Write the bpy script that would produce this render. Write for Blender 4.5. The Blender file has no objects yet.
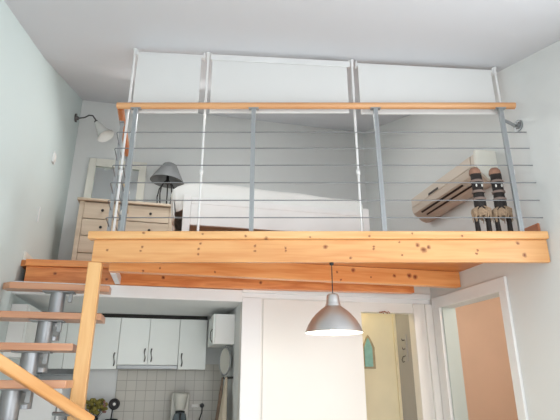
import bpy, bmesh, math, random
from mathutils import Vector, Matrix
random.seed(7)
COL = bpy.context.scene.collection
PI = math.pi
TH = math.radians(13.0)              # the room stands 13 degrees turned to the loft edge
CT, ST = math.cos(TH), math.sin(TH)
def W2(u, w): return (CT*u - ST*w, ST*u + CT*w)
CAMZ = 1.42

# ------------------------------------------------------------------ materials
def lin(c):
    def f(v):
        v /= 255.0
        return v/12.92 if v <= 0.04045 else ((v+0.055)/1.055)**2.4
    return (f(c[0]), f(c[1]), f(c[2]), 1.0)
def newmat(name):
    m = bpy.data.materials.new(name); m.use_nodes = True
    nt = m.node_tree
    return m, nt, nt.nodes['Principled BSDF']
def plain(name, rgb, rough=0.6, metal=0.0, bump=0.0, bscale=60, vary=0.04, vscale=3, emit=None, estr=0, trans=0, coat=0):
    m, nt, b = newmat(name)
    tc = nt.nodes.new('ShaderNodeTexCoord')
    n = nt.nodes.new('ShaderNodeTexNoise'); n.inputs['Scale'].default_value = vscale; n.inputs['Detail'].default_value = 4
    nt.links.new(tc.outputs['Object'], n.inputs['Vector'])
    r = nt.nodes.new('ShaderNodeValToRGB')
    c = lin(rgb)
    r.color_ramp.elements[0].position = .3; r.color_ramp.elements[1].position = .7
    r.color_ramp.elements[0].color = (c[0]*(1-vary), c[1]*(1-vary), c[2]*(1-vary), 1)
    r.color_ramp.elements[1].color = (min(1, c[0]*(1+vary*.5)), min(1, c[1]*(1+vary*.5)), min(1, c[2]*(1+vary*.5)), 1)
    nt.links.new(n.outputs['Fac'], r.inputs['Fac']); nt.links.new(r.outputs['Color'], b.inputs['Base Color'])
    b.inputs['Roughness'].default_value = rough; b.inputs['Metallic'].default_value = metal
    b.inputs['Coat Weight'].default_value = coat
    if trans: b.inputs['Transmission Weight'].default_value = trans
    if emit:
        b.inputs['Emission Color'].default_value = lin(emit); b.inputs['Emission Strength'].default_value = estr
    if bump:
        n2 = nt.nodes.new('ShaderNodeTexNoise'); n2.inputs['Scale'].default_value = bscale; n2.inputs['Detail'].default_value = 3
        nt.links.new(tc.outputs['Object'], n2.inputs['Vector'])
        bp = nt.nodes.new('ShaderNodeBump'); bp.inputs['Strength'].default_value = bump; bp.inputs['Distance'].default_value = .01
        nt.links.new(n2.outputs['Fac'], bp.inputs['Height']); nt.links.new(bp.outputs['Normal'], b.inputs['Normal'])
    return m
def wood(name, light, dark, axis=0, rough=.38, knots=(), knot=(110, 50, 22), ring=5.0, seed=0.0, kr=.0125, coat=.25):
    """board grained along one local axis, dark oval knots (x, z, size) on its long face"""
    m, nt, b = newmat(name)
    N = nt.nodes.new; L = nt.links.new
    tc = N('ShaderNodeTexCoord')
    mp = N('ShaderNodeMapping'); L(tc.outputs['Object'], mp.inputs['Vector'])
    sc = [9, 9, 9]; sc[axis] = .7
    mp.inputs['Scale'].default_value = sc; mp.inputs['Location'].default_value = (seed, seed*1.7, seed*.6)
    n1 = N('ShaderNodeTexNoise'); n1.inputs['Scale'].default_value = 1.6; n1.inputs['Detail'].default_value = 3
    L(mp.outputs['Vector'], n1.inputs['Vector'])
    mul = N('ShaderNodeMath'); mul.operation = 'MULTIPLY'; mul.inputs[1].default_value = ring
    L(n1.outputs['Fac'], mul.inputs[0])
    fr = N('ShaderNodeMath'); fr.operation = 'PINGPONG'; fr.inputs[1].default_value = 1.0
    L(mul.outputs[0], fr.inputs[0])
    sc2 = [90, 90, 90]; sc2[axis] = 2.5
    mp2 = N('ShaderNodeMapping'); mp2.inputs['Scale'].default_value = sc2; L(tc.outputs['Object'], mp2.inputs['Vector'])
    n2 = N('ShaderNodeTexNoise'); n2.inputs['Scale'].default_value = 1.0; n2.inputs['Detail'].default_value = 2
    L(mp2.outputs['Vector'], n2.inputs['Vector'])
    mixf = N('ShaderNodeMix'); mixf.inputs[0].default_value = .35
    L(fr.outputs[0], mixf.inputs[2]); L(n2.outputs['Fac'], mixf.inputs[3])
    r = N('ShaderNodeValToRGB'); r.color_ramp.elements[0].position = .1; r.color_ramp.elements[1].position = .85
    r.color_ramp.elements[0].color = lin(light); r.color_ramp.elements[1].color = lin(dark)
    L(mixf.outputs[0], r.inputs['Fac'])
    out = r.outputs['Color']
    if knots:
        last = None
        sx = N('ShaderNodeSeparateXYZ'); L(tc.outputs['Object'], sx.inputs[0])
        cx = N('ShaderNodeCombineXYZ')
        L(sx.outputs[0], cx.inputs[0]); L(sx.outputs[2], cx.inputs[2])
        wn = N('ShaderNodeTexNoise'); wn.inputs['Scale'].default_value = 40; L(tc.outputs['Object'], wn.inputs['Vector'])
        ws = N('ShaderNodeVectorMath'); ws.operation = 'MULTIPLY_ADD'
        ws.inputs[1].default_value = (.018, 0, .018); L(wn.outputs['Color'], ws.inputs[0]); L(cx.outputs[0], ws.inputs[2])
        for k in knots:
            d = N('ShaderNodeVectorMath'); d.operation = 'DISTANCE'
            L(ws.outputs[0], d.inputs[0]); d.inputs[1].default_value = (k[0]+.009, 0, k[1]+.009)
            mr = N('ShaderNodeMapRange'); s = k[2] if len(k) > 2 else kr
            mr.inputs[1].default_value = s*.2; mr.inputs[2].default_value = s
            mr.inputs[3].default_value = 1; mr.inputs[4].default_value = 0
            L(d.outputs['Value'], mr.inputs[0])
            if last is None: last = mr.outputs[0]
            else:
                mx = N('ShaderNodeMath'); mx.operation = 'MAXIMUM'; L(last, mx.inputs[0]); L(mr.outputs[0], mx.inputs[1]); last = mx.outputs[0]
        mc = N('ShaderNodeMix'); mc.data_type = 'RGBA'
        L(last, mc.inputs[0]); L(out, mc.inputs[6]); mc.inputs[7].default_value = lin(knot)
        out = mc.outputs[2]
    L(out, b.inputs['Base Color'])
    b.inputs['Roughness'].default_value = rough; b.inputs['Coat Weight'].default_value = coat; b.inputs['Coat Roughness'].default_value = .3
    return m
def tile_mat():
    m, nt, b = newmat('square_tiles'); N = nt.nodes.new; L = nt.links.new
    tc = N('ShaderNodeTexCoord'); s = N('ShaderNodeSeparateXYZ'); c = N('ShaderNodeCombineXYZ')
    L(tc.outputs['Object'], s.inputs[0]); L(s.outputs[0], c.inputs[0]); L(s.outputs[2], c.inputs[1])
    br = N('ShaderNodeTexBrick'); br.offset = 0; br.squash = 1
    L(c.outputs[0], br.inputs['Vector'])
    br.inputs['Scale'].default_value = 1; br.inputs['Brick Width'].default_value = .108; br.inputs['Row Height'].default_value = .108
    br.inputs['Mortar Size'].default_value = .003; br.inputs['Mortar Smooth'].default_value = .1; br.inputs['Bias'].default_value = 0
    br.inputs['Color1'].default_value = lin((200, 196, 186)); br.inputs['Color2'].default_value = lin((194, 190, 180)); br.inputs['Mortar'].default_value = lin((158, 153, 143))
    L(br.outputs['Color'], b.inputs['Base Color']); b.inputs['Roughness'].default_value = .35
    return m
M = {}
M['wall'] = plain('white_plaster', (226, 228, 227), .8, bump=.06, bscale=25, vary=.015, vscale=1.2)
M['wall_cool'] = plain('cool_white_plaster', (212, 224, 223), .8, bump=.10, bscale=9, vary=.02, vscale=1.0)
M['ceil'] = plain('ceiling_plaster', (212, 214, 219), .85, bump=.05, bscale=12, vary=.012, vscale=1)
M['white'] = plain('white_gloss_paint', (236, 236, 236), .35, vary=.01)
M['white_warm'] = plain('white_door_paint', (238, 235, 230), .32, vary=.01)
M['cream'] = plain('cream_yellow_plaster', (234, 222, 190), .75, vary=.05, vscale=4, bump=.05)
M['peach'] = plain('peach_plaster', (222, 192, 168), .75, vary=.05, vscale=2)
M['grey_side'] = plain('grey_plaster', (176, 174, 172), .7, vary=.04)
M['jamb'] = plain('pale_grey_green_paint', (192, 202, 197), .6, vary=.01)
M['floor'] = plain('floor_tile', (236, 232, 224), .4, vary=.05)
M['tiles'] = tile_mat()
FK = [(-1.0,2.346),(-1.01,2.316),(-.58,2.371),(-.59,2.331),(-.59,2.293,.012),(-.18,2.353),(-.18,2.316),(.04,2.338),(.04,2.316,.012),(.33,2.346,.022),(.68,2.331),(.68,2.35,.012),(.87,2.383,.012),(.88,2.286,.012),(1.04,2.325,.03),(1.0,2.36,.022),(1.08,2.345,.02),(1.43,2.32),(1.42,2.296),(1.73,2.375,.018),(1.765,2.286,.022),(-1.25,2.323,.014),(.51,2.265,.013)]
BX = -1.357; BZ = 2.234
M['pine_front'] = wood('pine_fascia', (228, 174, 116), (212, 146, 88), 0, knots=[(k[0]-BX, k[1]-BZ) + tuple(k[2:]) for k in FK], knot=(128, 66, 30), seed=1.3)
NK = [(-.99,2.443),(-.56,2.435),(-.25,2.42,.012),(-.1,2.4,.018),(.65,2.42),(.96,2.439,.012),(1.32,2.42,.012),(.22,2.412,.01)]
M['pine_nosing'] = wood('pine_edge_board', (236, 190, 134), (222, 164, 104), 0, knots=[(k[0]-BX, k[1]-BZ) + tuple(k[2:]) for k in NK], knot=(134, 76, 38), seed=4.1)
SK = [(-.214,2.272),(1.603,2.37,.026),(1.483,2.275),(1.77,2.315),(1.449,2.345,.014),(2.208,2.335,.03),(2.15,2.345,.03),(2.0,2.335,.02),(.368,2.292),(-.082,2.303)]
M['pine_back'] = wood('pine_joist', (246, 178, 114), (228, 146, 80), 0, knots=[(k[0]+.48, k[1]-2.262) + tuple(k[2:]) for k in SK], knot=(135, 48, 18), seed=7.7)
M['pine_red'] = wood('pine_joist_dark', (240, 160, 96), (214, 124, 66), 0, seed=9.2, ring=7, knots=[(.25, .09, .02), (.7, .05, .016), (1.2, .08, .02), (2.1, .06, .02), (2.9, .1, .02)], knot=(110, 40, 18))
M['pine_deck'] = wood('pine_deck_boards', (216, 140, 76), (190, 108, 52), 0, seed=2.2)
M['pine_base'] = wood('pine_skirting', (206, 140, 100), (180, 112, 78), 1, seed=3.1)
M['beech'] = wood('beech_tread', (212, 160, 126), (190, 132, 100), 0, seed=5.0, ring=4)
M['newel'] = wood('pine_post', (232, 186, 126), (216, 158, 96), 2, seed=6.0)
M['rail'] = wood('oak_handrail', (222, 172, 124), (204, 146, 96), 0, seed=8.0, ring=3)
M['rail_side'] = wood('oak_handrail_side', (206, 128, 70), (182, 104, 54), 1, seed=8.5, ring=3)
M['rail_low'] = wood('pine_handrail', (232, 184, 126), (212, 152, 92), 0, seed=3.9, ring=3)
M['steel'] = plain('brushed_steel', (160, 163, 165), .45, .7, vary=.03)
M['steel_paint'] = plain('silver_painted_steel', (164, 168, 171), .45, .4, vary=.03)
M['wire'] = plain('steel_rod', (138, 141, 144), .5, .5)
M['tube'] = plain('galvanised_tube', (166, 170, 174), .42, .75, vary=.05, vscale=12)
M['alu'] = plain('spun_aluminium', (206, 204, 204), .36, .85, vary=.02)
M['white_in'] = plain('white_enamel', (245, 243, 238), .4)
M['bulb'] = plain('lit_bulb', (255, 240, 215), .4, emit=(255, 226, 180), estr=9)
M['chrome'] = plain('dark_chrome', (104, 102, 101), .42, .7)
M['black'] = plain('black_plastic', (26, 25, 25), .45)
M['dark'] = plain('dark_iron', (48, 46, 46), .5, .3)
M['blind'] = plain('white_blind_cloth', (224, 224, 223), .8, vary=.01, bump=.04, bscale=200)
M['blind_cas'] = plain('white_blind_cassette', (228, 228, 228), .4)
M['dresser'] = wood('washed_taupe_oak', (214, 198, 178), (196, 178, 156), 0, rough=.5, seed=1.1, ring=3, coat=.05)
M['bedwhite'] = plain('white_bed_lacquer', (248, 248, 247), .35)
M['linen'] = plain('white_bedspread_cotton', (246, 246, 243), .9, bump=.25, bscale=90, vary=.02)
M['mattress'] = plain('mattress_ticking', (226, 224, 220), .9)
M['shade'] = plain('charcoal_lamp_shade', (128, 130, 131), .85, bump=.1, bscale=200)
M['mframe'] = plain('cream_mirror_frame', (232, 230, 220), .5, vary=.03)
M['mirror'] = plain('mirror_glass', (226, 234, 236), .03, 1.0, vary=0)
M['opal'] = plain('opal_glass', (244, 244, 240), .25, emit=(255, 255, 250), estr=.0)
M['ac'] = plain('aged_cream_plastic', (216, 204, 190), .5, vary=.03)
M['acslot'] = plain('dark_vent', (52, 42, 38), .7)
M['carved'] = plain('dark_carved_wood', (38, 30, 28), .7, vary=.3, vscale=30, bump=.3, bscale=40)
M['clay'] = plain('pink_brown_carved_wood', (158, 118, 98), .7, vary=.15, vscale=30)
M['band'] = plain('pale_band', (134, 116, 108), .7)
M['raffia'] = plain('raffia_straw', (178, 152, 126), .9, vary=.3, vscale=60, bump=.3, bscale=80)
M['eye'] = plain('white_shell', (240, 238, 232), .4)
M['cab'] = plain('white_kitchen_front', (236, 240, 237), .38, vary=.01)
M['cabside'] = plain('white_carcass', (236, 236, 234), .5, vary=.01)
M['gap'] = plain('gap_shade_and_plinth', (40, 38, 36), .8)  # shade of the gap above the cabinets as colour; also the plinths
M['worktop'] = plain('grey_worktop', (150, 144, 138), .4, vary=.2, vscale=80)
M['applgrey'] = plain('pale_grey_plastic', (206, 205, 196), .4)
M['glass'] = plain('smoked_carafe_glass', (150, 165, 172), .08, trans=.6)
M['cloth_beige'] = plain('beige_cloth', (208, 196, 176), .95, bump=.3, bscale=80)
M['cloth_brown'] = plain('brown_cloth', (150, 128, 112), .95, bump=.3, bscale=80, vary=.2, vscale=30)
M['teal'] = plain('turquoise_paint', (142, 190, 180), .6, vary=.12, vscale=20)
M['driftwood'] = plain('weathered_wood', (178, 160, 128), .8, vary=.2, vscale=20)
M['leaf'] = plain('dried_olive_leaves', (126, 118, 52), .8, vary=.4, vscale=30)
M['bloom'] = plain('dried_mauve_flowers', (150, 112, 104), .9, vary=.3, vscale=30)
M['rope'] = plain('natural_rope', (206, 176, 132), .95, bump=.4, bscale=200)
M['shell'] = plain('white_seashell', (238, 234, 228), .5)
M['brick'] = plain('rust_flower', (176, 96, 60), .8)
M['blue'] = plain('pale_blue_enamel', (190, 200, 226), .4, vary=.1, vscale=20)
M['redtwig'] = plain('red_brown_twig', (150, 92, 62), .8)

# ------------------------------------------------------------------ mesh building
class MB:
    def __init__(s): s.v = []; s.f = []; s.sm = []
    def add(s, vs, fs, smooth=False):
        o = len(s.v); s.v += [tuple(v) for v in vs]
        s.f += [[i+o for i in f] for f in fs]; s.sm += [smooth]*len(fs); return s
    def box(s, x0, x1, y0, y1, z0, z1):
        v = [(x, y, z) for x in (x0, x1) for y in (y0, y1) for z in (z0, z1)]
        return s.add(v, [(0,1,3,2),(4,6,7,5),(0,4,5,1),(2,3,7,6),(0,2,6,4),(1,5,7,3)])
    def prism(s, poly, z0, z1):                       # (x, y) outline extruded in z
        n = len(poly); v = [(x, y, z0) for x, y in poly] + [(x, y, z1) for x, y in poly]
        return s.add(v, [list(range(n))[::-1], list(range(n, 2*n))] + [(i, (i+1) % n, n+(i+1) % n, n+i) for i in range(n)])
    def hexa(s, lo, hi):                              # four lower and four upper corners
        return s.add(list(lo)+list(hi), [(3,2,1,0),(4,5,6,7)] + [(i, (i+1) % 4, 4+(i+1) % 4, 4+i) for i in range(4)])
    def ext(s, poly, a, b, axis, smooth=False):       # profile extruded along an axis: axis 0 poly=(y,z), axis 1 poly=(x,z)
        mk = (lambda t, p: (t, p[0], p[1])) if axis == 0 else (lambda t, p: (p[0], t, p[1]))
        n = len(poly); v = [mk(a, p) for p in poly] + [mk(b, p) for p in poly]
        s.add(v, [list(range(n))[::-1], list(range(n, 2*n))])
        return s.add(v, [(i, (i+1) % n, n+(i+1) % n, n+i) for i in range(n)], smooth)
    def tube(s, pts, r, n=10, closed=False, cap=True, flat=1.0):
        pts = [Vector(p) for p in pts]; m = len(pts); rr = r if isinstance(r, (list, tuple)) else [r]*m
        rings = []; up = None
        for i, p in enumerate(pts):
            a = pts[(i-1) % m] if (i or closed) else p; b = pts[(i+1) % m] if (i < m-1 or closed) else p
            t = (b-a).normalized()
            if up is None:
                up = Vector((0,0,1)) if abs(t.z) < .9 else Vector((1,0,0))
            side = t.cross(up).normalized(); up = side.cross(t).normalized()
            rings.append([p + side*math.cos(2*PI*k/n)*rr[i] + up*math.sin(2*PI*k/n)*rr[i]*flat for k in range(n)])
        v = [q for ring in rings for q in ring]; f = []
        for i in range(m if closed else m-1):
            j = (i+1) % m
            f += [(i*n+k, i*n+(k+1) % n, j*n+(k+1) % n, j*n+k) for k in range(n)]
        s.add(v, f, True)
        if cap and not closed: s.add(rings[0] + rings[-1], [list(range(n))[::-1], list(range(n, 2*n))])
        return s
    def lathe(s, prof, c, n=32, caps=False, sx=1, sy=1):
        v = [(c[0]+r*math.cos(2*PI*k/n)*sx, c[1]+r*math.sin(2*PI*k/n)*sy, c[2]+z) for r, z in prof for k in range(n)]
        f = [(i*n+k, i*n+(k+1) % n, (i+1)*n+(k+1) % n, (i+1)*n+k) for i in range(len(prof)-1) for k in range(n)]
        s.add(v, f, True)
        if caps: s.add(v[:n] + v[-n:], [list(range(n))[::-1], list(range(n, 2*n))])
        return s
    def ball(s, c, rx, ry=None, rz=None, n=14, k=9):
        ry = ry or rx; rz = rz or rx
        prof = [(max(1e-4, math.sin(PI*i/k)), -math.cos(PI*i/k)) for i in range(k+1)]
        v = [(c[0]+r*math.cos(2*PI*j/n)*rx, c[1]+r*math.sin(2*PI*j/n)*ry, c[2]+z*rz) for r, z in prof for j in range(n)]
        f = [(i*n+j, i*n+(j+1) % n, (i+1)*n+(j+1) % n, (i+1)*n+j) for i in range(k) for j in range(n)]
        return s.add(v, f, True)

def finish(name, mb, mat, base, bevel=0, seg=2):
    me = bpy.data.meshes.new(name)
    me.from_pydata([(x-base[0], y-base[1], z-base[2]) for x, y, z in mb.v], [], mb.f)
    me.update()
    bm = bmesh.new(); bm.from_mesh(me); bmesh.ops.recalc_face_normals(bm, faces=bm.faces); bm.to_mesh(me); bm.free()
    for p, sm in zip(me.polygons, mb.sm): p.use_smooth = sm
    me.materials.append(mat)
    o = bpy.data.objects.new(name, me); COL.objects.link(o)
    if bevel:
        b = o.modifiers.new('soft_edges', 'BEVEL'); b.width = bevel; b.segments = seg; b.limit_method = 'ANGLE'; b.angle_limit = math.radians(40)
    return o
ROT = {}; BASE = {}
def place(o, base, frame):
    if frame == 'uw':
        x, y = W2(base[0], base[1]); o.location = (x, y, base[2]); o.rotation_euler = (0, 0, TH)
    else: o.location = base
def props(o, label, cat, group=None):
    o['label'] = label; o['category'] = cat
    if group: o['group'] = group
def thing(name, label, cat, base, frame='uw', group=None):
    o = bpy.data.objects.new(name, None); COL.objects.link(o); o.empty_display_size = .1
    place(o, base, frame); props(o, label, cat, group); BASE[o.name] = base
    return o
def part(name, mb, mat, parent, bevel=0, label=None, seg=2):
    base = BASE[parent.name]
    o = finish(name, mb, mat, base, bevel, seg); o.parent = parent; BASE[o.name] = base
    if label: o['label'] = label
    return o
def solo(name, mb, mat, base, label, cat, frame='uw', group=None, bevel=0):
    o = finish(name, mb, mat, base, bevel); place(o, base, frame); props(o, label, cat, group); BASE[o.name] = base
    return o
def struct(name, mb, mat, base=(0,0,0), frame='uw', bevel=0):
    o = finish(name, mb, mat, base, bevel); place(o, base, frame); o['kind'] = 'structure'; BASE[o.name] = base
    return o
def copy_tree(o, parent=None):
    c = o.copy(); COL.objects.link(c)
    if parent: c.parent = parent
    for ch in list(o.children): copy_tree(ch, c)
    return c

# ------------------------------------------------------------------ the setting (room axes u across, w into depth)
LW, RW, BW, FW = -1.31, 2.675, 6.05, -2.2
DK = 2.46                                              # top of the loft deck
struct('floor', MB().box(LW, RW, FW, BW, -.1, 0), M['floor'])
struct('wall_left', MB().box(LW-.15, LW, FW-.15, BW+.15, -.1, 5.4), M['wall_cool'])
struct('wall_back', MB().box(LW, RW+.15, BW, BW+.15, -.1, 5.4), M['wall'])
DW0, DW1, DZ = 3.475, 4.41, 2.125                     # doorway in the right wall
wr = MB()
WA, WB, WZ0, WZ1 = .15, 2.15, .10, 2.85                # balcony window in the right wall, beside the camera
for a, b, z0, z1 in ((FW-.15, WA, -.1, 5.4), (WA, WB, -.1, WZ0), (WA, WB, WZ1, 5.4), (WB, DW0, -.1, 5.4), (DW0, DW1, DZ, 5.4), (DW1, BW, -.1, 5.4)):
    wr.box(RW, RW+.15, a, b, z0, z1)
struct('wall_right', wr, M['wall'])
wf = MB()
FA, FB = -.6, 2.2
for a, b, z0, z1 in ((LW, FA, -.1, 2.7), (FB, RW, -.1, 2.7), (FA, FB, -.1, .05), (FA, FB, 2.40, 2.7)):
    wf.box(a, b, FW-.15, FW, z0, z1)
struct('wall_front', wf, M['wall'])
struct('window_1', MB().box(FA, FA+.05, FW-.1, FW-.04, .05, 2.40).box(FB-.05, FB, FW-.1, FW-.04, .05, 2.40).box(FA+.05, FB-.05, FW-.1, FW-.04, .05, .10).box(FA+.05, FB-.05, FW-.1, FW-.04, 2.35, 2.40).box(.775, .825, FW-.1, FW-.04, .10, 2.35), M['white'])
struct('window_2', MB().box(RW+.05, RW+.1, WA, WA+.05, WZ0, WZ1).box(RW+.05, RW+.1, WB-.05, WB, WZ0, WZ1).box(RW+.05, RW+.1, WA+.05, WB-.05, WZ0, WZ0+.05).box(RW+.05, RW+.1, WA+.05, WB-.05, WZ1-.05, WZ1), M['white'])
cz = lambda w: 3.126 + .28*w if w <= 4.25 else 4.316 + .366*(w-4.25)
struct('ceiling', MB().ext([(FW-.15, cz(FW-.15)), (4.25, cz(4.25)), (BW, cz(BW)), (BW, cz(BW)+.15), (4.25, cz(4.25)+.15), (FW-.15, cz(FW-.15)+.15)], LW, RW, 0), M['ceil'])
def fill_frame_corners(u0, u1, w0_, w1_, d0, d1):  # corners of the added frames under the unbroken ceiling
    q = [(u0, w0_), (u1, w0_), (u1, w1_), (u0, w1_)]
    return [(u, w, cz(w)-d0) for u, w in q], [(u, w, cz(w)-d1) for u, w in q]
rw = MB()  # made-up roof window frame around the left loft fill lamp
for q in ((-.43, -.385, 4.29, 5.11), (.045, .09, 4.29, 5.11), (-.385, .045, 4.29, 4.34), (-.385, .045, 5.06, 5.11)):
    lo, hi = fill_frame_corners(*q, .02, .001); rw.hexa(lo, hi)
struct('fill_frame_left', rw, M['white'])
rw = MB()  # made-up roof window frame around the right loft fill lamp
for q in ((.44, .485, 4.29, 5.11), (1.115, 1.16, 4.29, 5.11), (.485, 1.115, 4.29, 4.34), (.485, 1.115, 5.06, 5.11)):
    lo, hi = fill_frame_corners(*q, .02, .001); rw.hexa(lo, hi)
struct('fill_frame_right', rw, M['white'])
# loft floor, its edge runs askew to the room; a notch at the left lets the stair through
AX = (CT*-1.352+ST*3.44, -ST*-1.352+CT*3.44); BXr = (RW, (3.44-ST*RW)/CT)
struct('floor_loft', MB().prism([AX, BXr, (RW, BW), (LW, BW), (LW, 4.672), (-.52, 4.604)], DK-.055, DK), M['pine_deck'])
struct('baseboard_right', MB().box(RW-.018, RW-.001, 2.93, BW-.02, DK+.001, DK+.085), M['pine_base'])
struct('baseboard_left', MB().box(LW+.001, LW+.018, 4.70, BW-.02, DK+.001, DK+.085), M['mframe'])
# lower partition with the white door front and the narrow doorway
PW = 4.58; OA0, OA1, OZ = 1.886, 2.452, 2.084; PT = 2.395
pt = MB().box(.687, OA0, PW, PW+.10, 0, PT).box(OA1, RW, PW, PW+.10, 0, PT).box(OA0, OA1, PW, PW+.10, OZ, PT)
struct('wall_partition', pt, M['white_warm'])
struct('wall_kitchen', MB().box(.687, .79, PW+.10, BW, 0, PT), M['wall'])
struct('trim_1', MB().box(.687, RW-.03, PW-.03, PW, 2.225, 2.28).box(.687, RW-.03, PW-.014, PW, 2.18, 2.225), M['white'], bevel=.004)
struct('trim_2', MB().box(.687, .868, PW-.022, PW, 0, 2.178), M['white'], bevel=.004)
struct('trim_3', MB().box(OA1, OA1+.09, PW-.018, PW, 0, 2.178).box(OA1+.13, RW-.002, PW-.03, PW, 0, 2.178), M['white_warm'], bevel=.004)
struct('door_1', MB().box(.89, OA0-.004, PW-.014, PW-.001, .02, 2.17), M['white_warm'], bevel=.003)
# frame of the doorway in the right wall
struct('trim_4', MB().box(RW-.025, RW, DW0-.09, DW1+.13, DZ, DZ+.11).box(RW-.025, RW, DW0-.09, DW0, 0, DZ).box(RW-.025, RW, DW1, DW1+.13, 0, DZ), M['white'], bevel=.004)
struct('trim_7', MB().box(RW+.004, RW+.15, DW1-.014, DW1-.001, 0, DZ-.001), M['jamb'], bevel=.002)
# closet behind the narrow doorway
struct('wall_closet', MB().box(1.2, 2.467, 5.03, 5.09, 0, 2.40).box(1.2, 1.25, 4.685, 5.03, 0, 2.40), M['cream'])
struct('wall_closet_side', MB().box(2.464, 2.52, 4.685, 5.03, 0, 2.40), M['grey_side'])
struct('trim_5', MB().box(2.434, 2.463, 5.005, 5.029, 0, 2.39), M['cream'])
struct('ceiling_closet', MB().box(1.2, 2.52, 4.60, 5.09, 2.401, 2.404), M['ceil'])
# warm room through the right doorway
struct('wall_hall', MB().box(2.80, 4.3, 5.1, 5.2, 0, 2.5).box(4.2, 4.3, 2.3, 5.1, 0, 2.5).box(2.80, 4.3, 2.2, 2.3, 0, 2.5), M['peach'])
struct('ceiling_hall', MB().box(2.80, 4.3, 2.2, 5.2, 2.5, 2.55), M['ceil'])
struct('floor_hall', MB().box(2.80, 4.3, 2.2, 5.2, -.1, 0), M['floor'])
# kitchen under the loft
struct('ceiling_kitchen', MB().box(LW, .687, 4.59, BW, 2.14, 2.17), M['wall'])
struct('trim_6', MB().box(LW, .686, 4.55, 4.589, 2.136, 2.246), M['white'], bevel=.004)
struct('wall_backsplash', MB().box(-.49, .686, BW-.012, BW-.001, .9, 1.62), M['tiles'], base=(-.49, BW, .9))

# ------------------------------------------------------------------ loft beams
fb = thing('loft_beam', 'knotty pine fascia beam carrying the front edge of the loft', 'beam', (BX, 3.40, BZ), 'xy')
part('beam', MB().box(-1.357, 1.945, 3.40, 3.438, 2.234, 2.40), M['pine_front'], fb, .004)
part('edge_board', MB().box(-1.396, 1.951, 3.368, 3.4385, 2.401, 2.459), M['pine_nosing'], fb, .008, label='pale rounded pine edge board along the top')
b2 = solo('loft_joist', MB().box(-.48, RW-.005, 4.02, 4.10, 2.262, 2.404), M['pine_back'], (-.48, 4.02, 2.262), 'orange pine joist just behind the fascia beam under the loft', 'beam', bevel=.003)
b3 = thing('loft_joist', 'reddish pine joist deepest under the loft, above the white partition', 'beam', (-1.255, 4.65, 2.25))
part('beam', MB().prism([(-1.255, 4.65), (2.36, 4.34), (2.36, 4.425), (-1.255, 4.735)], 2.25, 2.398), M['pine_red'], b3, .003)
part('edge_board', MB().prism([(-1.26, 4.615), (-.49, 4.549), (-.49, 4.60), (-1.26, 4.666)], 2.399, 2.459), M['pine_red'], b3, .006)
solo('trimmer_joist', MB().box(-.475, -.43, 4.102, 4.575, 2.255, 2.33), M['white'], (-.45, 4.2, 2.262), 'short white trimmer joist beside the stair opening between two pine joists', 'beam', bevel=.003)

# ------------------------------------------------------------------ railing
rl = thing('loft_railing', 'steel rod railing with wooden handrail along the loft edge', 'railing', (-1.30, 3.40, DK), 'xy')
RZ = 3.527; RY = 3.405
def ovalbar(mb, a, b, rx=.028, rz=.027, n=16):
    return mb.tube([a, b], rx, n, flat=rz/rx)
part('handrail', ovalbar(MB(), (-1.315, RY, RZ), (1.897, RY, RZ)), M['rail'], rl)
def sidept(t, dx=0): return (-1.292 - ST*t + CT*dx, RY + CT*t + ST*dx)
p0 = sidept(.03); p1 = sidept(1.0)
part('side_handrail', ovalbar(MB(), (p0[0], p0[1], RZ), (p1[0], p1[1], RZ)), M['rail_side'], rl)
def flatpost(mb, x, y, z0, z1, rot=0):
    c, s = math.cos(rot), math.sin(rot)
    for d in (-.0095, .0095):
        q = [(x + c*(d+ex) - s*ey, y + s*(d+ex) + c*ey) for ex, ey in ((-.007, -.013), (.007, -.013), (.007, .013), (-.007, .013))]
        mb.prism(q, z0, z1)
    q = [(x + c*ex - s*ey, y + s*ex + c*ey) for ex, ey in ((-.004, -.010), (.004, -.010), (.004, .010), (-.004, .010))]
    mb.prism(q, z0, z1)
    q = [(x + c*ex - s*ey, y + s*ex + c*ey) for ex, ey in ((-.04, -.02), (.04, -.02), (.04, .02), (-.04, .02))]
    return mb.prism(q, z1, z1+.006)
for x in (-1.160, -.212, .769, 1.776):
    part('post', flatpost(MB(), x, RY, DK+.001, RZ-.03), M['steel_paint'], rl)
for t in (.24, .94):
    x, y = sidept(t); part('post', flatpost(MB(), x, y, DK+.001, RZ-.03, TH+PI/2), M['steel_paint'], rl)
for z in (3.286, 3.145, 2.999, 2.853, 2.71, 2.572):
    e = sidept(.98)
    part('rod', MB().tube([(1.952, RY-.0, z), (-1.285, RY, z), (-1.296, RY+.012, z), (e[0], e[1], z)], .0042, 6), M['wire'], rl)
part('wall_bracket', MB().tube([(1.782, RY+.015, 3.415), (1.80, RY+.03, 3.413), (1.86, 3.455, 3.398), (1.905, 3.475, 3.385)], .013, 10), M['steel'], rl)
fx, fy = W2(RW, 2.95)
part('flange', MB().tube([(fx-.002*CT, fy-.002*ST, 3.384), (fx-.016*CT, fy-.016*ST, 3.384)], .047, 20).tube([(fx-.016*CT, fy-.016*ST, 3.384), (fx-.03*CT, fy-.03*ST, 3.384)], .028, 16), M['steel'], rl)

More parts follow.
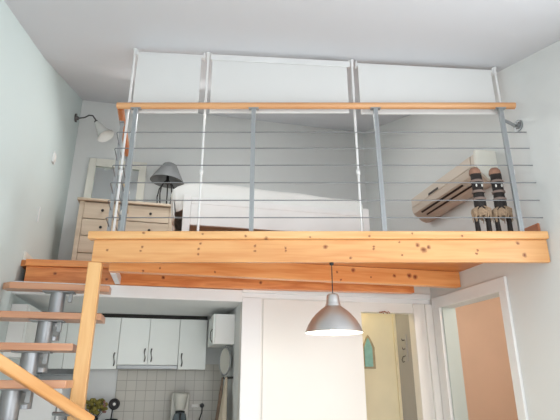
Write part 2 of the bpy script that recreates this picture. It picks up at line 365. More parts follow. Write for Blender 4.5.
# rope charm tied to the rear of the side railing
ch = thing('rope_charm', 'hanging rope and seashell charm tied to the side railing rod', 'ornament', (-.46, 4.33, 2.84))
part('cord', MB().tube([(-.478, 4.36, 3.15), (-.447, 4.34, 3.08), (-.448, 4.34, 2.86)], .006, 6).tube([(-.478, 4.36, 3.145), (-.436, 4.33, 3.05), (-.432, 4.33, 2.95)], .006, 6), M['rope'], ch)
part('seashell', MB().ball((-.440, 4.33, 3.06), .028, .016, .035), M['shell'], ch)
part('seashell', MB().ball((-.450, 4.325, 2.86), .026, .016, .032), M['shell'], ch)
part('tassel', MB().lathe([(.008, .12), (.020, .06), (.026, 0), (.004, -.01)], (-.432, 4.33, 2.86), 12), M['rope'], ch)
part('driftwood_stick', MB().tube([(-.438, 4.345, 3.04), (-.432, 4.34, 2.99), (-.434, 4.34, 2.95)], [.013, .016, .01], 8), M['redtwig'], ch)

# ------------------------------------------------------------------ tension poles and roller blinds
SY = 3.497
def polez(x): 
    u = CT*x + ST*SY; w = -ST*x + CT*SY
    return cz(w)
pl = [(-1.256, 'white tension pole at the left end of the roller blinds'), (-.620, 'white tension pole between the left and middle roller blinds'),
      (.618, 'white tension pole between the middle and right roller blinds'), (1.834, 'white tension pole at the right end of the blinds beside the wall')]
for x, lab in pl:
    zt = polez(x)
    t = thing('tension_pole', lab, 'pole', (x, SY, DK), 'xy', 'floor to ceiling poles')
    part('pole', MB().tube([(x, SY, DK+.012), (x, SY, zt-.03)], .0095, 14), M['white'], t)
    part('foot', MB().lathe([(.03, .001), (.03, .008), (.016, .014)], (x, SY, DK), 16, True), M['white'], t)
    part('ceiling_cap', MB().lathe([(.010, -.075), (.013, -.07), (.013, -.03), (.018, -.018), (.018, -.008)], (x, SY, zt), 16, True), M['white'], t)
    part('clamp', MB().lathe([(.010, -.02), (.016, -.02), (.016, .02), (.010, .02)], (x, SY, 2.98), 14), M['white'], t)
bl = [(-1.232, -.652, 3.50, 'left square white roller blind hanging above the dresser side'),
      (-.590, .590, 3.500, 'wide middle white roller blind hanging above the bed'),
      (.652, 1.808, 3.490, 'right white roller blind hanging beside the right wall')]
for i, (x0, x1, zb, lab) in enumerate(bl):
    za, zc_ = polez(x0)-.055, polez(x1)-.055
    t = thing('roller_blind', lab, 'blind', (x0, SY, za), 'xy', 'roller blinds across the loft')
    part('roller', MB().tube([(x0, SY, za), (x1, SY, zc_)], .02, 16), M['blind_cas'], t)
    inset = .012
    f = MB().hexa([(x0+inset, SY-.022, zb), (x1-inset-.01, SY-.022, zb), (x1-inset-.01, SY-.019, zb), (x0+inset, SY-.019, zb)],
                  [(x0+inset, SY-.022, za-.004), (x1-inset-.01, SY-.022, zc_-.004), (x1-inset-.01, SY-.019, zc_-.004), (x0+inset, SY-.019, za-.004)])
    part('blind_cloth', f, M['blind'], t)
    part('bottom_bar', MB().box(x0+inset, x1-inset-.01, SY-.027, SY-.0225, zb, zb+.024), M['blind_cas'], t, .002)
    for x, z in ((x0, za), (x1, zc_)):
        part('bracket', MB().box(x-.006, x+.006, SY-.024, SY+.024, z-.026, z+.03), M['blind_cas'], t, .002)
    if i == 1:
        part('cassette', MB().hexa([(x0, SY-.034, za-.045), (x1, SY-.034, zc_-.045), (x1, SY-.026, zc_-.045), (x0, SY-.026, za-.045)],
                                   [(x0, SY-.034, za+.012), (x1, SY-.034, zc_+.012), (x1, SY-.026, zc_+.012), (x0, SY-.026, za+.012)]), M['blind_cas'], t, .003)

# ------------------------------------------------------------------ dresser, lamp, mirror
d0, d1, e0, e1 = -1.06, -.01, 5.53, 6.03
dr = thing('dresser', 'pale taupe wooden chest of drawers at the back left of the loft', 'dresser', (d0, e0, DK))
part('carcass', MB().box(d0, d0+.05, e0+.004, e1, DK+.001, DK+.91).box(d1-.05, d1, e0+.004, e1, DK+.001, DK+.91).box(d0+.05, d1-.05, e1-.02, e1, DK+.06, DK+.91).box(d0+.05, d1-.05, e0+.012, e0+.04, DK+.05, DK+.09)
     .box(d0+.05, d1-.05, e0+.02, e1-.02, DK+.09, DK+.11), M['dresser'], dr, .003)
part('top', MB().box(d0-.025, d1+.025, e0-.03, e1, DK+.911, DK+.94), M['dresser'], dr, .005)
for k in range(4):
    z1 = DK+.90-k*.2; z0 = z1-.192
    dd = part('drawer', MB().box(d0+.053, d1-.053, e0+.004, e0+.024, z0, z1), M['dresser'], dr, .004)
    for x in (d0+.26, d1-.26):
        zc_ = (z0+z1)/2
        part('knob', MB().tube([(x, e0+.004, zc_), (x, e0-.012, zc_)], .007, 10).tube([(x, e0-.012, zc_), (x, e0-.018, zc_), (x, e0-.026, zc_)], [.012, .017, .010], 12), M['dark'], dd)
DT = DK+.94
lp = thing('table_lamp', 'charcoal shade table lamp on curved wire base standing on the dresser', 'lamp', (-.115, 5.74, DT))
sh = MB(); tilt = Matrix.Rotation(math.radians(5), 3, 'Y')
def shade_ring(r, z): return [tuple(Vector((-.115, 5.74, DT+.435)) + tilt @ Vector((r*math.cos(2*PI*k/32), r*math.sin(2*PI*k/32), z))) for k in range(32)]
prof = [(.21, -.06), (.178, .0), (.125, .095), (.085, .17), (.055, .188), (.05, .186), (.08, .165), (.12, .09), (.173, -.003), (.206, -.06), (.21, -.06)]
vs = [q for r, z in prof for q in shade_ring(r, z)]
sh.add(vs, [(i*32+k, i*32+(k+1) % 32, (i+1)*32+(k+1) % 32, (i+1)*32+k) for i in range(len(prof)-1) for k in range(32)], True)
part('lamp_shade', sh, M['shade'], lp)
for k in range(5):
    a = 2*PI*k/5 + .25
    pr = [(.02, .375), (.055, .355), (.10, .28), (.118, .18), (.108, .08), (.09, .016), (.10, .008)]
    part('wire_leg', MB().tube([(-.115+r*math.cos(a), 5.74+r*math.sin(a), DT+z) for r, z in pr], .0082, 8), M['dark'], lp)
part('socket', MB().lathe([(.03, .35), (.03, .385), (.018, .40), (.018, .47)], (-.115, 5.74, DT), 14, True), M['black'], lp)
part('bulb', MB().ball((-.115, 5.74, DT+.51), .03, .03, .045), M['opal'], lp)
mr = thing('framed_mirror', 'cream framed mirror leaning on the back wall behind the dresser', 'mirror', (-.75, 5.95, DT))
mx0, mx1, mz0, mz1 = -1.11, -.40, DT+.002, DT+.725
def lean(mb): 
    mb.v = [(x, y + (z-mz0)*.06, z) for x, y, z in mb.v]; return mb
part('frame', lean(MB().box(mx0, mx0+.085, 5.955, 5.985, mz0, mz1).box(mx1-.085, mx1, 5.955, 5.985, mz0, mz1).box(mx0+.085, mx1-.085, 5.955, 5.985, mz0, mz0+.10).box(mx0+.085, mx1-.085, 5.955, 5.985, mz1-.10, mz1)), M['mframe'], mr, .006)
part('moulding', lean(MB().box(mx0+.075, mx0+.09, 5.945, 5.956, mz0+.09, mz1-.09).box(mx1-.09, mx1-.075, 5.945, 5.956, mz0+.09, mz1-.09).box(mx0+.09, mx1-.09, 5.945, 5.956, mz1-.115, mz1-.09).box(mx0+.09, mx1-.09, 5.945, 5.956, mz0+.09, mz0+.115)), M['mframe'], mr, .003)
part('mirror_glass', lean(MB().box(mx0+.086, mx1-.086, 5.97, 5.976, mz0+.101, mz1-.101)), M['mirror'], mr)

# wall lamp on the left wall
sc = thing('wall_lamp', 'white bell glass wall lamp with chrome curved arm on the left wall', 'wall lamp', (LW, 5.80, 4.56))
part('wall_plate', MB().tube([(LW+.001, 5.80, 4.56), (LW+.018, 5.80, 4.56)], .055, 20).tube([(LW+.018, 5.80, 4.56), (LW+.045, 5.80, 4.56)], [.03, .018], 14), M['chrome'], sc)
part('arm', MB().tube([(LW+.04, 5.80, 4.56), (LW+.12, 5.77, 4.565), (LW+.17, 5.74, 4.585), (LW+.22, 5.71, 4.57), (LW+.265, 5.68, 4.50), (LW+.285, 5.66, 4.44)], .009, 10), M['chrome'], sc)
ax0 = Vector((LW+.285, 5.66, 4.455)); axd = Vector((.55, -.12, -.80)).normalized()
pr = [(.0, .022), (.02, .032), (.07, .046), (.15, .066), (.215, .092), (.235, .108)]
q = MB().tube([ax0 + axd*d for d, r in pr], [r for d, r in pr], 24, cap=False)
q.tube([ax0 + axd*d for d, r in pr], [r-.004 for d, r in pr], 24, cap=False)
q.tube([ax0 + axd*.0, ax0 + axd*.004], [.022, .022], 24)
part('glass_shade', q, M['opal'], sc)
part('lamp_holder', MB().tube([ax0 - axd*.02, ax0 + axd*.012], .022, 14), M['chrome'], sc)

sw = thing('light_switch', 'small white switch box on the left wall above the stair opening', 'switch', (LW, 5.114, 3.68))
part('plate', MB().box(LW+.001, LW+.02, 5.07, 5.15, 3.62, 3.74), M['white'], sw, .004)
part('rocker', MB().box(LW+.0205, LW+.028, 5.085, 5.135, 3.645, 3.715), M['white_in'], sw, .003)
solo('cable_cover', MB().box(LW+.001, LW+.012, 4.925, 4.94, 2.90, 3.06), M['white'], (LW, 4.93, 2.9), 'thin white cable strip low on the left wall above the stair', 'cable cover', bevel=.003)

# ------------------------------------------------------------------ bed
bd = thing('bed', 'white wooden double bed with panel footboard facing the railing', 'bed', (.94, 5.0, DK))
f0, f1, g0, g1 = .07, 1.81, 4.06, 6.02
for a in (f0, f1-.065):
    part('post', MB().box(a, a+.065, g0, g0+.065, DK+.001, DK+.525), M['bedwhite'], bd, .006)
part('footboard', MB().box(f0+.066, f1-.066, g0+.012, g0+.05, DK+.25, DK+.50).box(f0+.066, f1-.066, g0+.004, g0+.06, DK+.445, DK+.505), M['bedwhite'], bd, .005)
for a in (f0+.015, f1-.045):
    part('side_rail', MB().box(a, a+.03, g0+.066, g1-.061, DK+.20, DK+.38), M['bedwhite'], bd, .004)
part('slats', MB().box(f0+.05, f1-.05, g0+.07, g1-.07, DK+.26, DK+.28), M['dresser'], bd)
part('headboard', MB().box(f0, f1, g1-.06, g1, DK+.001, DK+.68), M['bedwhite'], bd, .006)
solo('mattress', MB().box(f0+.06, f1-.06, g0+.095, g1-.08, DK+.285, DK+.53), M['mattress'], (.94, 5.0, DK+.285), 'thick white mattress on the bed under the bedspread', 'mattress', bevel=.04)
# bedspread: a cloth over the mattress, humped at the left front, falling over the left side
cv = MB(); NX, NY = 64, 46
def cover_pt(i, j):
    L0 = -.30; a = L0 + 2.04*i/(NX-1)            # arc across the bed, starting on the left drop
    t = max(0, j-4)/(NY-5)
    w = g0+.070 + t*(g1-g0-.145)
    q = min(1, max(0, (w-4.7)/.6)); xl = f0-.055+.095*q*q*(3-2*q); xr = f1-.035
    top = DK+.635 + .045*math.exp(-((a-.30)/.5)**2)*math.exp(-((w-4.4)/.5)**2) - .012*max(0, a-.9)
    if a < 0:
        x = xl-.035+.03*(a/L0)-.012*math.sin(w*9+1)+.006*math.sin(w*23); z = top-.075+a
    else:
        e = min(1, a/.16); x = xl-.035+.035*math.sin(e*PI/2)+a*(xr-xl)/1.74
        z = top - .075*(1-math.sin(e*PI/2))
        k = max(0, (a-1.62)/.12); z -= .05*k*k
    z += .005*math.sin(a*11+w*5)+.003*math.sin(w*17-a*6)
    if j < 4: z -= (.02, .05, .10, .24)[3-j] if a >= 0 else 0; w += (0, .002, .006, .014)[j]-.006
    return (x, w, max(z, DK+.33))
vs = [cover_pt(i, j) for j in range(NY) for i in range(NX)]
cv.add(vs, [(j*NX+i, j*NX+i+1, (j+1)*NX+i+1, (j+1)*NX+i) for j in range(NY-1) for i in range(NX-1)], True)
o = solo('bedspread', cv, M['linen'], (.94, 5.0, DK+.6), 'white quilted bedspread draped over the bed and its left side', 'bedspread')
sm = o.modifiers.new('thickness', 'SOLIDIFY'); sm.thickness = .010; sm.offset = 1

# ------------------------------------------------------------------ air conditioner on the right wall
ac = thing('air_conditioner', 'long cream wall air conditioner on the right wall of the loft', 'air conditioner', (RW, 3.9, 3.03))
w0, w1 = 3.30, 4.43
prof = [(RW-.002, 3.30), (RW-.17, 3.295), (RW-.20, 3.275), (RW-.205, 3.16), (RW-.19, 3.11), (RW-.10, 3.035), (RW-.05, 3.02), (RW-.002, 3.03)]
part('housing', MB().ext(prof, w0, w1, 1), M['ac'], ac, .012, seg=3)
part('front_panel', MB().ext([(RW-.212, 3.17), (RW-.206, 3.17), (RW-.206, 3.27), (RW-.212, 3.27)], w0+.05, w1-.02, 1), M['ac'], ac, .003)
def under(f0_, f1_, a, b, lift):                          # strip on the slanted underside, f across it
    A = Vector((RW-.19, 0, 3.11)); B = Vector((RW-.10, 0, 3.035)); n = Vector((-.64, 0, -.768))
    c = [A.lerp(B, f0_) + n*.0005, A.lerp(B, f1_) + n*.0005]; dd = [p + n*lift for p in c]
    return MB().hexa([(c[0].x, a, c[0].z), (c[1].x, a, c[1].z), (c[1].x, b, c[1].z), (c[0].x, b, c[0].z)],
                     [(dd[0].x, a, dd[0].z), (dd[1].x, a, dd[1].z), (dd[1].x, b, dd[1].z), (dd[0].x, b, dd[0].z)])
part('vent', under(.18, .34, 3.55, 4.30, .004), M['acslot'], ac)
part('vent', under(.62, .76, 3.45, 4.27, .004), M['acslot'], ac)
part('louvre', under(.40, .56, 3.52, 4.28, .006), M['ac'], ac)
part('display', MB().box(RW-.2165, RW-.2125, 3.88, 4.06, 3.178, 3.20), M['acslot'], ac, .001)
part('end_cap', MB().ext([(RW-.002, 3.31), (RW-.20, 3.305), (RW-.21, 3.16), (RW-.19, 3.11), (RW-.10, 3.035), (RW-.002, 3.02)], w0-.03, w0-.001, 1), M['mframe'], ac, .006)

# ------------------------------------------------------------------ carved figures behind the railing
def make_figure(x, y, lab):
    t = thing('carved_figure', lab, 'figurine', (x, y, DK), 'xy', 'carved figures behind the railing')
    part('base', MB().box(x-.075, x+.075, y-.04, y+.04, DK+.001, DK+.035), M['carved'], t, .006)
    for s in (-1, 1):
        part('leg', MB().tube([(x+s*.042, y, DK+.034), (x+s*.044, y, DK+.12), (x+s*.04, y, DK+.22)], [.020, .018, .018], 10), M['carved'], t)
    b = part('body', MB().lathe([(.002, .19), (.034, .193), (.045, .22), (.047, .27), (.041, .35), (.043, .44), (.043, .51), (.036, .54), (.002, .548)], (x, y, DK), 20, sy=.75), M['carved'], t)
    part('headdress', MB().lathe([(.045, .515), (.047, .53), (.042, .555), (.028, .572), (.002, .578)], (x-.004, y+.004, DK), 18, sy=.8), M['clay'], t)
    for z in (.305, .365, .455):
        part('band', MB().lathe([(.046, -.010), (.051, -.007), (.051, .007), (.046, .010)], (x, y, DK+z), 20, sy=.78), M['band'], t)
    for s in (-1, 1):
        part('eye', MB().ball((x+s*.022, y-.034, DK+.41), .007, .006, .013, 10, 6), M['eye'], t)
    sk = MB(); rnd = random.Random(3)
    for k in range(64):
        a = 2*PI*k/64; r0 = .044; r1 = .066+rnd.random()*.018; zt = .215+rnd.random()*.03; zb = .115+rnd.random()*.06
        ca, sa = math.cos(a), math.sin(a)*.7
        sk.tube([(x+r0*ca, y+r0*sa, DK+zt), (x+(r0+.03)*ca, y+(r0+.03)*sa, DK+zt-.02), (x+r1*ca*.86, y+r1*sa*.86, DK+zb)], [.004, .005, .003], 5)
    so = part('raffia_skirt', sk, M['raffia'], t)
    return t
fig = make_figure(1.556, 3.53, 'dark carved figure with raffia skirt standing nearer the air conditioner')
f2 = copy_tree(fig); f2.location = (1.716, 3.535, DK); f2['label'] = 'dark carved figure with raffia skirt standing nearer the right railing post'
f2.rotation_euler = (0, 0, -.12)

# ------------------------------------------------------------------ pendant
PX, PY = .372, 3.42
pd = thing('pendant_lamp', 'brushed aluminium bell pendant lamp hanging from the front beam', 'pendant lamp', (PX, PY, 1.76), 'xy')
pz = 1.740
outer = [(.200, 0), (.196, .012), (.180, .050), (.155, .090), (.122, .128), (.088, .158), (.060, .178), (.052, .186), (.054, .192), (.050, .198), (.047, .215), (.043, .252), (.038, .262), (.030, .268), (.004, .270)]
inner = [(r-.004 if r > .01 else r, z-.004) for r, z in outer[::-1] if z > .0]
part('lamp_shade', MB().lathe(outer, (PX, PY, pz), 48), M['alu'], pd)
part('inner_shade', MB().lathe([(.1965, .001)] + [(max(.003, r-.0035), z-.002) for r, z in outer[1:8]] + [(.04, .19), (.003, .195)], (PX, PY, pz), 48), M['white_in'], pd, label='white enamelled inside')
part('bulb', MB().ball((PX, PY, pz+.06), .045, .045, .05), M['bulb'], pd)
part('lamp_holder', MB().lathe([(.02, .10), (.02, .19)], (PX, PY, pz), 16, True), M['white_in'], pd)
part('cord', MB().tube([(PX, PY, pz+.268), (PX, PY, 2.216)], .0035, 8), M['dark'], pd)
part('cord_hook', MB().lathe([(.004, -.02), (.014, -.016), (.016, -.001)], (PX, PY, 2.233), 14, True), M['dark'], pd)

# ------------------------------------------------------------------ stair
stt = thing('staircase', 'open staircase with beech treads on a tubular metal spine', 'stairs', (-.88, 3.0, 0))
TR = [(4.21, 2.125, -1.285, -.478), (3.91, 1.862, -1.30, -.478), (3.61, 1.62, -1.30, -.60), (3.31, 1.385, -1.30, -.56), (3.01, 1.15, -1.30, -.535), (2.71, .91, -1.30, -.535)]
for i, (w, z, ua, ub) in enumerate(TR):
    tr = MB()
    if i == 0: tr.prism([(ua+.05, w), (ub, w), (ub, w+.15), (-1.29, w+.15), (-1.30, w+.06)], z, z+.052)
    else: tr.box(ua, ub, w, w+.27, z, z+.048)
    part('tread', tr, M['beech'], stt, .004)
SU = -.885
for i, (w, z, ua, ub) in enumerate(TR):
    wc = w+.135 if i else w+.10
    zb = (TR[i+1][1]-.13) if i < 5 else .02
    part('spine_tube', MB().tube([(SU, wc, zb), (SU, wc, z-.012)], .058, 28), M['tube'], stt)
    part('support_plate', MB().box(SU-.11, SU+.13, wc-.07, wc+.05, z-.011, z-.001), M['steel'], stt, .002)
    part('bolt_lug', MB().box(SU+.085, SU+.115, wc-.03, wc+.01, z-.085, z-.0115), M['steel'], stt, .003)
    if i < 5:
        part('link_arm', MB().box(SU-.05, SU+.05, TR[i+1][0]+.135, wc, TR[i+1][1]-.10, TR[i+1][1]-.03), M['tube'], stt, .01)
part('floor_plate', MB().lathe([(.15, .001), (.15, .012), (.07, .02)], (SU, 2.845, 0), 28, True), M['steel'], stt)
solo('newel_post', MB().box(-.575, -.482, 3.607, 3.69, 1.13, 2.233), M['newel'], (-.535, 3.645, 1.13), 'square pine newel post hanging down from the left end of the beam', 'post', bevel=.005)
A = Vector((-.415, 3.53, 1.185)); B = Vector((-.95, 2.74, 1.615))
hl = (B-A).length; hd = (B-A).normalized()
hb = finish('stair_handrail', MB().box(0, hl, -.022, .022, -.033, .033), M['rail_low'], (0,0,0), .012, 3)
ax, ay = W2(A.x, A.y); bx_, by_ = W2(B.x, B.y)
dv = Vector((bx_-ax, by_-ay, B.z-A.z)).normalized()
sd = Vector((0,0,1)).cross(dv).normalized(); upv = dv.cross(sd)
hb.matrix_world = Matrix(((dv.x, sd.x, upv.x, ax), (dv.y, sd.y, upv.y, ay), (dv.z, sd.z, upv.z, A.z), (0,0,0,1)))
bk = finish('rail_bracket', MB().tube([(.17, -.16, -.02), (.17, -.03, -.02), (.17, -.0225, -.01)], .012, 10), M['steel'], (0,0,0)); bk.parent = hb
props(hb, 'pine stair handrail sloping down to the foot of the newel post', 'handrail')

# ------------------------------------------------------------------ kitchen
KF = 5.72
def wavy(x, y, z0, z1, n=10):
    return MB().tube([(x + .006*math.sin(2*PI*k/n), y - .022*math.sin(PI*k/n), z0+(z1-z0)*k/n) for k in range(n+1)], [.004+.0035*abs(math.cos(PI*k/n)) for k in range(n+1)], 8)
def wall_unit(u0, u1, z0, hx, lab, two=None):
    t = thing('wall_cabinet', lab, 'cabinet', (u0, KF, z0), 'uw', 'kitchen wall cabinets')
    part('body', MB().box(u0+.001, u1-.001, KF+.02, BW-.014, z0, 2.098), M['cabside'], t)
    d = part('door', MB().box(u0+.0025, u1-.0025, KF, KF+.018, z0-.004, 2.096), M['cab'], t, .002)
    if hx is not None: part('handle', wavy(hx, KF-.001, z0+.03, z0+.165), M['chrome'], d)
    return t
wall_unit(-1.30, -1.03, 1.558, None, 'narrow white wall cabinet in the kitchen corner beside the left wall')
wall_unit(-1.03, -.815, 1.558, None, 'slim white wall cabinet behind the stair treads')
wall_unit(-.815, -.485, 1.558, -.515, 'white wall cabinet just right of the newel post')
wall_unit(-.485, -.167, 1.604, -.20, 'left white wall cabinet above the range hood')
wall_unit(-.167, .159, 1.604, -.13, 'right white wall cabinet above the range hood')
wall_unit(.159, .466, 1.558, .20, 'white wall cabinet between the range hood and the side cabinet')
solo('gap_shade_strip', MB().box(-1.305, .466, KF+.015, KF+.035, 2.100, 2.139), M['gap'], (-.4, KF, 2.1), 'dark strip painting the shade in the gap above the kitchen wall cabinets', 'gap shade')  # stands in the empty gap below the ceiling, its shade put into colour
rh = thing('range_hood', 'slim silver pull-out range hood under the kitchen wall cabinets', 'range hood', (-.163, KF, 1.56))
part('hood_body', MB().box(-.48, .155, KF+.03, BW-.014, 1.560, 1.599), M['steel_paint'], rh, .003)
part('front_strip', MB().box(-.482, .157, KF-.006, KF+.029, 1.556, 1.597), M['steel'], rh, .004)
cs = thing('wall_cabinet', 'white side cabinet on the partition wall near the kitchen ceiling', 'cabinet', (.687, 5.0, 1.78), 'uw', 'kitchen wall cabinets')
part('body', MB().box(.486, .685, 5.0, 5.56, 1.78, 2.075), M['cabside'], cs, .003)
dd = part('door', MB().box(.466, .4845, 5.003, 5.557, 1.778, 2.075), M['cab'], cs, .003)
part('handle', MB().tube([(.464, 5.06, 1.80), (.448, 5.06, 1.83), (.448, 5.06, 1.90), (.464, 5.06, 1.93)], .005, 8), M['chrome'], dd)
# below: base units and worktop (mostly under the frame)
for u0, u1, lab in ((-.90, -.36, 'white base cabinet beneath the left worktop'), (-.36, .16, 'white base cabinet beneath the range hood'), (.16, .68, 'white base cabinet beneath the coffee maker')):
    t = thing('base_cabinet', lab, 'cabinet', (u0, 5.45, 0), 'uw', 'kitchen base cabinets')
    part('body', MB().box(u0+.002, u1-.002, 5.47, BW-.014, .08, .858), M['cabside'], t)
    part('plinth', MB().box(u0+.002, u1-.002, 5.50, BW-.014, .001, .079), M['gap'], t)
    d = part('door', MB().box(u0+.003, u1-.003, 5.45, 5.469, .09, .855), M['cab'], t, .002)
    part('handle', wavy(u1-.06, 5.449, .68, .815), M['chrome'], d)
solo('worktop', MB().box(-.90, .685, 5.43, BW-.013, .86, .899), M['worktop'], (-.1, 5.6, .86), 'grey speckled kitchen worktop along the tiled wall', 'worktop', bevel=.004)
# fridge at the left end
fr = thing('refrigerator', 'slim white refrigerator behind the staircase in the kitchen corner', 'refrigerator', (-1.29, 5.32, 0))
part('body', MB().box(-1.295, -.925, 5.345, BW-.25, .03, 1.37), M['white'], fr, .008)
d = part('door', MB().box(-1.295, -.925, 5.30, 5.343, .04, 1.37), M['white'], fr, .01)
part('handle', MB().tube([(-.945, 5.299, .95), (-.945, 5.27, .97), (-.945, 5.27, 1.19), (-.945, 5.299, 1.21)], .008, 8), M['steel'], d)
for x in (-1.26, -.95):
    part('foot', MB().tube([(x, 5.40, .001), (x, 5.40, .031)], .02, 12), M['black'], fr)
# small shelf with dark jars, right of the fridge
sf = solo('wall_shelf', MB().box(-1.02, -.80, 5.86, BW-.014, 1.235, 1.252), M['beech'], (-.9, 5.9, 1.235), 'small wooden shelf of jars on the kitchen wall behind the newel post', 'shelf', bevel=.003)
def jar(x, y, z, h, r, body, lid, lab):
    t = thing('spice_jar', lab, 'jar', (x, y, z), 'uw', 'jars on the small shelf')
    part('jar_body', MB().lathe([(r*.9, .001), (r, .006), (r, h*.75), (r*.8, h*.85)], (x, y, z), 18, True), body, t)
    part('lid', MB().lathe([(r*.85, h*.851), (r*.85, h*.99), (r*.8, h)], (x, y, z), 18, True), lid, t)
jar(-.985, 5.93, 1.2525, .115, .030, M['dark'], M['eye'], 'dark jar with white lid on the left of the small kitchen shelf')
jar(-.905, 5.93, 1.2525, .120, .030, M['black'], M['dark'], 'black jar on the right of the small kitchen shelf')
# hood-like plate shelf under the left cabinets
solo('plate_shelf', MB().box(-1.29, -.83, 5.76, BW-.014, 1.49, 1.50).box(-1.29, -1.28, 5.76, BW-.014, 1.50, 1.553).box(-.84, -.83, 5.76, BW-.014, 1.50, 1.553), M['steel_paint'], (-1.0, 5.9, 1.5), 'thin grey metal shelf fixed beneath the corner wall cabinets', 'shelf')
# wall cupboard on the left wall, behind the stair
wc = thing('wall_cupboard', 'shallow white cupboard on the left wall behind the stair treads', 'cupboard', (LW, 5.0, 1.62))
part('body', MB().box(LW+.002, LW+.13, 4.62, 5.55, 1.62, 2.06), M['cabside'], wc, .003)
for a in (4.623, 5.088):
    part('door', MB().box(LW+.131, LW+.149, a, a+.458, 1.622, 2.058), M['cab'], wc, .004)
# coffee maker
cm = thing('coffee_maker', 'pale filter coffee maker with glass jug on the worktop', 'coffee maker', (.215, 5.66, .9))
part('housing', MB().box(.12, .31, 5.70, 5.78, .901, 1.315).box(.12, .31, 5.55, 5.70, .901, .935), M['applgrey'], cm, .012)
part('filter_basket', MB().lathe([(.045, 1.145), (.052, 1.16), (.072, 1.27), (.076, 1.305), (.070, 1.31)], (.215, 5.625, 0), 24, True), M['applgrey'], cm)
jg = part('jug', MB().lathe([(.055, .937), (.075, .96), (.078, 1.03), (.062, 1.10), (.050, 1.122), (.047, 1.12), (.058, 1.10), (.073, 1.03), (.07, .965), (.05, .942)], (.215, 5.625, 0), 28), M['glass'], cm)
part('jug_handle', MB().tube([(.215, 5.565, 1.11), (.215, 5.53, 1.10), (.215, 5.52, 1.03), (.215, 5.55, .98)], .009, 8), M['black'], cm)
part('jug_lid', MB().lathe([(.05, 1.123), (.05, 1.133), (.02, 1.138)], (.215, 5.625, 0), 20, True), M['black'], cm)
# socket and plug
so = thing('wall_socket', 'white wall socket with black plug and lead on the tiles', 'socket', (.42, BW, 1.17))
part('plate', MB().box(.355, .435, BW-.024, BW-.0125, 1.15, 1.185), M['white_in'], so, .003)
part('plug', MB().tube([(.475, BW-.0125, 1.17), (.475, BW-.05, 1.17)], [.026, .021], 14), M['black'], so)
part('lead', MB().tube([(.475, BW-.05, 1.165), (.473, BW-.055, 1.10), (.45, BW-.06, 1.03), (.43, BW-.08, .96), (.42, BW-.12, .905)], .006, 8), M['black'], so)
# sieve and cloths on the partition's kitchen side
sv = thing('hanging_sieve', 'round metal sieve hanging on the kitchen side wall below the cabinet', 'sieve', (.66, 5.15, 1.5))
vv = [(.615 - .04*math.cos(2*PI*k/36), 5.16 + .13*math.cos(2*PI*k/36), 1.625 + .135*math.sin(2*PI*k/36)) for k in range(36)]
part('rim', MB().tube(vv, .008, 8, closed=True), M['steel'], sv)
dm = MB(); rings = 6
pts = [(.615 - .04*(i/rings)*math.cos(2*PI*k/24) + .035*(1-(i/rings)**2), 5.16 + .128*(i/rings)*math.cos(2*PI*k/24), 1.625 + .132*(i/rings)*math.sin(2*PI*k/24)) for i in range(rings+1) for k in range(24)]
dm.add(pts, [(i*24+k, i*24+(k+1) % 24, (i+1)*24+(k+1) % 24, (i+1)*24+k) for i in range(rings) for k in range(24)], True)
part('mesh_bowl', dm, M['applgrey'], sv)
part('handle', MB().tube([(.615, 5.16, 1.762), (.62, 5.16, 1.775), (.686, 5.16, 1.775)], .006, 8), M['steel'], sv)
solo('utensil_rail', MB().box(.672, .686, 5.02, 5.60, 1.455, 1.475).tube([(.672, 5.12, 1.46), (.645, 5.12, 1.455), (.642, 5.12, 1.475)], .005, 6).tube([(.672, 5.45, 1.46), (.645, 5.45, 1.455), (.642, 5.45, 1.475)], .005, 6).tube([(.672, 5.28, 1.46), (.645, 5.28, 1.455), (.642, 5.28, 1.475)], .005, 6), M['dark'], (.68, 5.3, 1.46), 'dark hook rail on the kitchen side wall below the sieve', 'hook rail')
def hanging_cloth(name, y, ztop, zbot, wid, mat, lab, x0=.628, ph=0):
    c = MB(); nx, nz = 26, 18; vs = []
    for j in range(nz):
        t = j/(nz-1); wd = wid*(.12 + .88*min(1, t*1.25)**.8)
        for i in range(nx):
            s = i/(nx-1)-.5
            vs.append((x0 - .035*t - .022*math.sin(s*16+ph)*(.25+.75*t), y + s*wd, ztop + (zbot-ztop)*t))
    c.add(vs, [(j*nx+i, j*nx+i+1, (j+1)*nx+i+1, (j+1)*nx+i) for j in range(nz-1) for i in range(nx-1)], True)
    ob = solo(name, c, mat, (x0, y, zbot), lab, 'cloth'); m = ob.modifiers.new('thickness', 'SOLIDIFY'); m.thickness = .005
    return ob
hanging_cloth('kitchen_apron', 5.12, 1.47, .92, .36, M['cloth_beige'], 'beige cloth apron hanging nearest on the kitchen side wall')
hanging_cloth('kitchen_towel', 5.45, 1.47, .95, .26, M['cloth_brown'], 'brown patterned towel hanging behind the beige apron', ph=1)
solo('ladle', MB().tube([(.640, 5.28, 1.462), (.640, 5.28, 1.30)], .006, 8).ball((.634, 5.28, 1.27), .026, .034, .03), M['black'], (.64, 5.28, 1.3), 'black ladle hanging between the apron and the towel', 'ladle')
